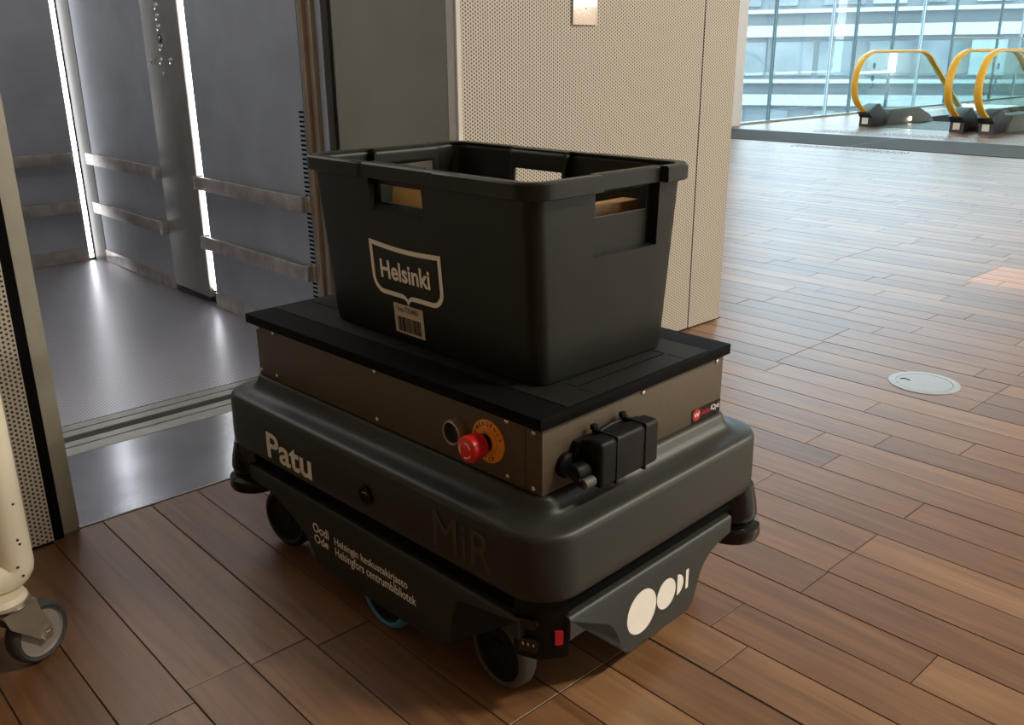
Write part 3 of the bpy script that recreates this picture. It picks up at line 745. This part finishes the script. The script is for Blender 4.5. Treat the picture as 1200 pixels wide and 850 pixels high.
# black module strapped to the short side, with its plug and lead
hd = empty('strapped_device', (.379, -.10, .394), 0, robot)
box('mount_pad', 0, .016, -.066, .066, -.006, .027, 'dark', hd, .004)
box('device_case', .024, .056, -.066, .070, -.034, .036, 'dark', hd, .007, 4)
box('device_back', .0155, .026, -.062, .064, -.028, .032, 'dark', hd, .003)
for y in (-.030, .036):
    st_ = box('cable_tie', .010, .0575, y-.0025, y+.0025, -.0355, .0375, 'dark', hd, .001)
    box('tie_head', .008, .016, y-.005, y+.005, .036, .044, 'dark', st_, .001)
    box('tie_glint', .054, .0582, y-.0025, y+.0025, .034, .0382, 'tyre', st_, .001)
lathe('plug', [(0, -.094), (.011, -.094), (.013, -.088), (.013, -.070), (.009, -.066), (0, -.066)], 'dark', hd, 20, 'Y', (.030, 0, -.006))
lathe('plug_sleeve', [(0, -.090), (.0075, -.090), (.0085, -.070), (0, -.070)], 'tyre', hd, 18, 'Y', (.044, 0, -.020))
lathe('round_connector', [(.019, 0), (.019, .008), (.016, .012), (.008, .014), (.008, .020), (0, .020)], 'dark', hd, 24, 'X', (0, -.080, -.006))
tube('lead', smooth_path([(.018, -.080, -.006), (.030, -.092, -.010), (.040, -.086, -.022), (.036, -.074, -.026), (.030, -.055, -.016)], 5), 0.0055, 'dark', hd, 10)
tube('lead', smooth_path([(.008, -.072, .002), (.012, -.050, .020), (.012, 0, .031), (.011, .050, .030)], 5), .0045, 'dark', hd, 8)
# small brand sticker, right end of the box
stk = box('maker_sticker', .3790, .3796, .139, .2245, .3535, .3765, 'ink', bx)
m3 = mshort(.3797)
prism('sticker_disc', ell(.1535, .3655, .0115, .0105), m3, 0, .0003, 'redvinyl', stk)
text('sticker_mark', 'W', .1455, .1615, .3615, .3700, mshort(.3800), 'decal', stk, .03, .0003)
text('sticker_print', 'Asllan', .1675, .1935, .3610, .3710, m3, 'redvinyl', stk, .01, .0003); text('sticker_print', 'IQyti', .1960, .2215, .3590, .3715, m3, 'decal', stk, .01, .0003)

# ------------------------------------------------------------------ crate
cosr, sinr = math.cos(RTH), math.sin(RTH)
ca, cb_ = .0345, .0049
crate = empty('plastic_crate', (1.0074+cosr*ca-sinr*cb_, 1.0998+sinr*ca+cosr*cb_, .4753), RTH-.0338)
tag(crate, 'open black-green plastic crate with city shield standing on the robot', 'crate')
H, RH, OV = .3035, .0248, .016
L0, W0, L1, W1 = .276, .149, .2835, .170
HB = H-RH
RC = .026
def perim():
    """(kind, ...) samples once round the plan; long sides carry x, short sides carry y"""
    hl = [-.112, -.1065, -.105, -.0955, -.094, -.05, 0, .0295, .031, .034, .0355, .060, .080, .086]
    hs = [-.104, -.080, -.0625, -.060, -.0430, -.0415, -.038, -.0365, 0, .05, .0945, .096, .1045, .106]
    out = []
    xs = sorted([-.22, -.17, .13, .18, .22]+hl); ys = sorted(hs)
    for y in ys: out.append(('x+', y))
    for k in range(9): out.append(('c', 0, k/8))
    for x in xs[::-1]: out.append(('y+', x))
    for k in range(9): out.append(('c', 1, k/8))
    for y in ys[::-1]: out.append(('x-', y))
    for k in range(9): out.append(('c', 2, k/8))
    for x in xs: out.append(('y-', x))
    for k in range(9): out.append(('c', 3, k/8))
    return out
def ramp(v, a, b): return max(0, min(1, (v-a)/(b-a)))
def recess(s, z):
    """how far the wall steps in round the hand holes"""
    k = s[0]
    if k[0] == 'y':
        x = s[1]; f = ramp(x, -.1065, -.105)*(1-ramp(x, .034, .0355))
        return .014*f*ramp(z, .222, .236)
    if k[0] == 'x':
        y = s[1]
        f = ramp(y, -.0430, -.0415)*(1-ramp(y, .1045, .106))
        return .016*f*(1 if z > .1815 else 0)
    return 0
def pt(s, L, Wd, r, z, dep=0):
    if s[0] == 'x+': return Vector((L-dep, s[1], z))
    if s[0] == 'x-': return Vector((-L+dep, s[1], z))
    if s[0] == 'y+': return Vector((s[1], Wd-dep, z))
    if s[0] == 'y-': return Vector((s[1], -Wd+dep, z))
    q = s[1]; a = math.radians(90*q+90*s[2])
    cx, cy = ((L-r, Wd-r), (-L+r, Wd-r), (-L+r, -Wd+r), (L-r, -Wd+r))[q]
    return Vector((cx+r*math.cos(a), cy+r*math.sin(a), z))
SP = perim()
ZS = [0.0, .002, .010, .06, .12, .1805, .182, .19, .222, .236, .2370, .2385, .252, .264, .2665, .2695, .272, HB, H-.012, H-.004]
bm = bmesh.new(); grid = []
for z in ZS:
    f = z/HB; L, Wd = L0+(L1-L0)*f, W0+(W1-W0)*f
    ins = .008 if z == 0 else (.002 if z <= .002 else 0)
    grid.append([bm.verts.new(pt(s, L-ins, Wd-ins, RC-ins, z, recess(s, z))) for s in SP])
def is_hole(s, s2, za, zb):
    if s[0] != s2[0] or s[0] == 'c': return False
    m_ = (s[1]+s2[1])/2; zm = (za+zb)/2
    if s[0][0] == 'y': return -.0945 < m_ < .0298 and .2372 < zm < .2665
    return -.0372 < m_ < .0952 and .2372 < zm < .2715
n = len(SP)
for q in range(len(ZS)-1):
    for i in range(n):
        j = (i+1) % n
        if is_hole(SP[i], SP[j], ZS[q], ZS[q+1]): continue
        bm.faces.new((grid[q][i], grid[q][j], grid[q+1][j], grid[q+1][i]))
bm.faces.new(grid[0][::-1])
body = build('crate_body', bm, 'crate', crate, True, 28)
so = body.modifiers.new('wall_thickness', 'SOLIDIFY'); so.thickness = .004; so.offset = -1
# rim: folded lip that tucks in above the hand holes
bm = bmesh.new(); rings = []
def rim_out(s):
    if s[0][0] == 'y': f = ramp(s[1], -.112, -.106)*(1-ramp(s[1], .080, .086)); return OV-.004*f
    if s[0][0] == 'x': f = ramp(s[1], -.0430, -.0415)*(1-ramp(s[1], .1045, .106)); return OV-.013*f
    return OV
for s in SP:
    o_ = rim_out(s); d_ = recess(s, HB)
    inn = .014 if s[0][0] in 'xy' and d_ > .005 else .004
    pf = []
    for off, z in ((-inn, H-.0005), (o_-.003, H), (o_, H-.003), (o_, HB+.001), (o_-.002, HB), (o_-.0035, HB), (o_-.004, H-.004), (-inn, H-.0035)):
        rr = RC+off if s[0] == 'c' else RC
        pf.append(pt(s, L1+off, W1+off, max(.01, RC+off+.004), z))
    rings.append(pf)
rings.append(rings[0])
add_loft(bm, rings, False, False); bmesh.ops.remove_doubles(bm, verts=bm.verts[:], dist=1e-6)
build('rim', bm, 'crate', crate, True, 32)
kk = (W1-W0)/HB
def mcl(x, y, d): return Vector((x, -(W0+kk*y)-d-.0006, y))
sh = []
def arcp(cx, cz, r, a0, a1, n=8): return [(cx+r*math.cos(math.radians(a0+(a1-a0)*k/n)), cz+r*math.sin(math.radians(a0+(a1-a0)*k/n))) for k in range(n+1)]
def shield(o):   # city shield outline, o = inset
    p = [(-.124+o, .173-o)]
    top = [(-.124+(.193)*k/12, .173-.0045*math.sin(math.pi*k/12)-.003*(k/12)) for k in range(13)]
    p = [(max(-.124+o, min(.069-o, x)), z-o) for x, z in top]
    r = .030
    right = arcp(.069-r, .080+r, r-o, 0, -90)
    p += right
    p += [(-.008+o*.2, .0800+o), (-.018, .0795+o*.95), (-.0245, .0765+o*.9), (-.0285, .0690+o*1.3), (-.0325, .0765+o*.9), (-.039, .0795+o*.95), (-.049-o*.2, .0800+o)]
    p += arcp(-.124+r, .080+r, r-o, -90, -180)
    return p
so_, si_ = shield(0), shield(.0080)
bm = bmesh.new()
A = [bm.verts.new(mcl(x, z, .0005)) for x, z in so_]; B = [bm.verts.new(mcl(x, z, .0005)) for x, z in si_]
A2 = [bm.verts.new(mcl(x, z, 0)) for x, z in so_]; B2 = [bm.verts.new(mcl(x, z, 0)) for x, z in si_]
for i in range(len(A)):
    j = (i+1) % len(A); bm.faces.new((A[i], A[j], B[j], B[i])); bm.faces.new((A2[i], A2[j], A[j], A[i])); bm.faces.new((B[i], B[j], B2[j], B2[i]))
build('shield_outline', bm, 'decalg', body)
text('city_lettering', 'Helsinki', -.098, .037, .1085, .1415, mcl, 'decalg', body, .026, .0006)
lab = prism('barcode_label', [(-.072, .0165), (.0090, .0165), (.0085, .0685), (-.0715, .0690)], mcl, 0, .0006, 'paper', body)
text('label_print', 'bex705480', -.060, -.004, .0555, .0655, mcl, 'ink', lab, .006, .0009)
bm = bmesh.new(); x = -.063
while x < .001:
    w_ = random.choice((.0007, .0012, .0020)); add_prism(bm, [(x, .0205), (x+w_, .0205), (x+w_, .0465), (x, .0465)], mcl, .0007, .0010); x += w_+random.choice((.0007, .0012, .0016))
build('barcode_bars', bm, 'ink', lab)
# books in the crate
cm = crate.matrix_basis.copy()
def book(label, loc, size, rot, cover, group='books in the crate'):
    """spine up: size = length, thickness, height"""
    b_ = empty('book'); b_.matrix_basis = Matrix.Translation(crate.location) @ Matrix.Rotation(RTH-.0338, 4, 'Z') @ Matrix.Translation(loc) @ Matrix.Rotation(rot[2], 4, 'Z') @ Matrix.Rotation(rot[0], 4, 'X') @ Matrix.Rotation(rot[1], 4, 'Y')
    l, t, h = size
    bm = bmesh.new()
    for a in ((-l/2, l/2, -t/2, -t/2+.002, 0, h), (-l/2, l/2, t/2-.002, t/2, 0, h), (-l/2, l/2, -t/2+.002, t/2-.002, h-.002, h)): add_box(bm, *a)
    build('cover', bm, cover, b_); box('pages', -l/2+.003, l/2-.003, -t/2+.0021, t/2-.0021, .003, h-.0021, 'pages', b_)
    tag(b_, label, 'book', group); return b_
book('orange book seen through the hand hole beside the shield', (-.058, -.118, .012), (.13, .026, .247), (-.10, 0, .0), 'book1')
book('brown paperback seen through the hand hole of the short side', (.215, .040, .008), (.17, .032, .236), (0, 0, math.pi/2+.05), 'book2')
book('dark red book standing near the crate corner', (.150, -.02, .008), (.17, .028, .245), (0, 0, math.pi/2), 'book3')
book('grey book behind the dark red book in the crate', (.105, -.02, .008), (.17, .030, .225), (0, 0, math.pi/2), 'book4')

# ------------------------------------------------------------------ cream cart at the left edge
CX, CY = .262, 1.35
cart = empty('cream_cart', (CX, CY, 0)); tag(cart, 'cream enamelled cart with a swivel castor, cut off at the left edge', 'cart')
TR = .026
zb = .148+TR
fr = [(0, 0, 1.02), (0, 0, .8), (0, 0, .5), (0, 0, zb+.03)]+[(-.016*(1-math.cos(a)), 0, zb+.016-.016*math.sin(a)) for a in (math.radians(d) for d in (0, 22, 45, 68, 90))]+[(-.2, 0, zb), (-.55, 0, zb)]
tube('frame_tube', fr, TR, 'cream', cart, 20)
fr2 = [(0, .32, 1.02), (0, .32, .8), (0, .32, zb+.05), (-.04, .32, zb), (-.55, .32, zb)]
tube('frame_tube', fr2, TR, 'cream', cart, 20)
tube('cross_tube', [(-.03, .02, zb), (-.03, .30, zb)], TR*.9, 'cream', cart, 16)
tube('cross_tube', [(-.55, 0, zb), (-.55, .32, zb)], TR*.9, 'cream', cart, 16)
tube('top_tube', [(0, 0, 1.0), (0, .32, 1.0)], TR*.9, 'cream', cart, 16)
box('side_panel', -.55, -.02, -.004, .004, zb+.01, .95, 'creamp', cart)
box('deck_panel', -.55, -.02, .0, .32, zb-.005, zb+.005, 'creamp', cart)
random.seed(3)
for (dx, z) in ((.004, .240), (.006, .232), (-.003, .195), (.008, .300), (-.006, .345), (.002, .178)):
    a = math.atan2(-1, .1)+dx*20
    lathe('paint_chip', [(0, 0), (.0022, 0), (.0022, .0006), (0, .0006)], 'chip', cart, 8, 'Y', (dx, -TR*math.sqrt(max(0, 1-(dx/TR)**2))-.0005, z))
prism('paint_chip', ell(-.035, .222, .004, .007, n=14), lambda x, y, d: Vector((x, -.0045-d, y)), 0, .0006, 'chip', cart)
cst = empty('castor', (-.02, 0, 0), .42, cart)
lathe('flange', [(0, .150), (.034, .150), (.038, .141), (.033, .132), (0, .132)], 'cream', cst, 28, 'Z', (-.012, 0, 0))
lathe('swivel', [(0, .133), (.030, .133), (.032, .126), (.026, .120), (0, .120)], 'zinc', cst, 24)
WR = .052
for s in (-1, 1):
    prism('fork_arm', [(-.030, .122), (.030, .122), (.034, .100), (.050, .060), (.046, .046), (.034, .042), (.022, .050), (-.022, .095)], lambda x, y, d: Vector((x, s*.021+d, y)), -.0015, .0015, 'zinc', cst)
box('fork_bridge', -.030, .032, -.022, .022, .116, .122, 'zinc', cst, .001)
wh = lathe('wheel', [(.040, -.013), (.046, -.015), (.050, -.012), (WR, -.006), (WR, .006), (.050, .012), (.046, .015), (.040, .013)], 'rubdark', cst, 40, 'Y', (.036, 0, WR), 50)
lathe('hub', [(0, -.012), (.012, -.012), (.014, -.010), (.037, -.0095), (.0405, -.0128), (.0405, .0128), (.012, .012), (0, .012)], 'hub', wh, 36, 'Y', (.036, 0, WR))
lathe('axle_bolt', [(0, -.030), (.007, -.030), (.008, -.024), (.012, -.0235), (.012, .0235), (0, .030)], 'chrome', cst, 6, 'Y', (.036, 0, WR))
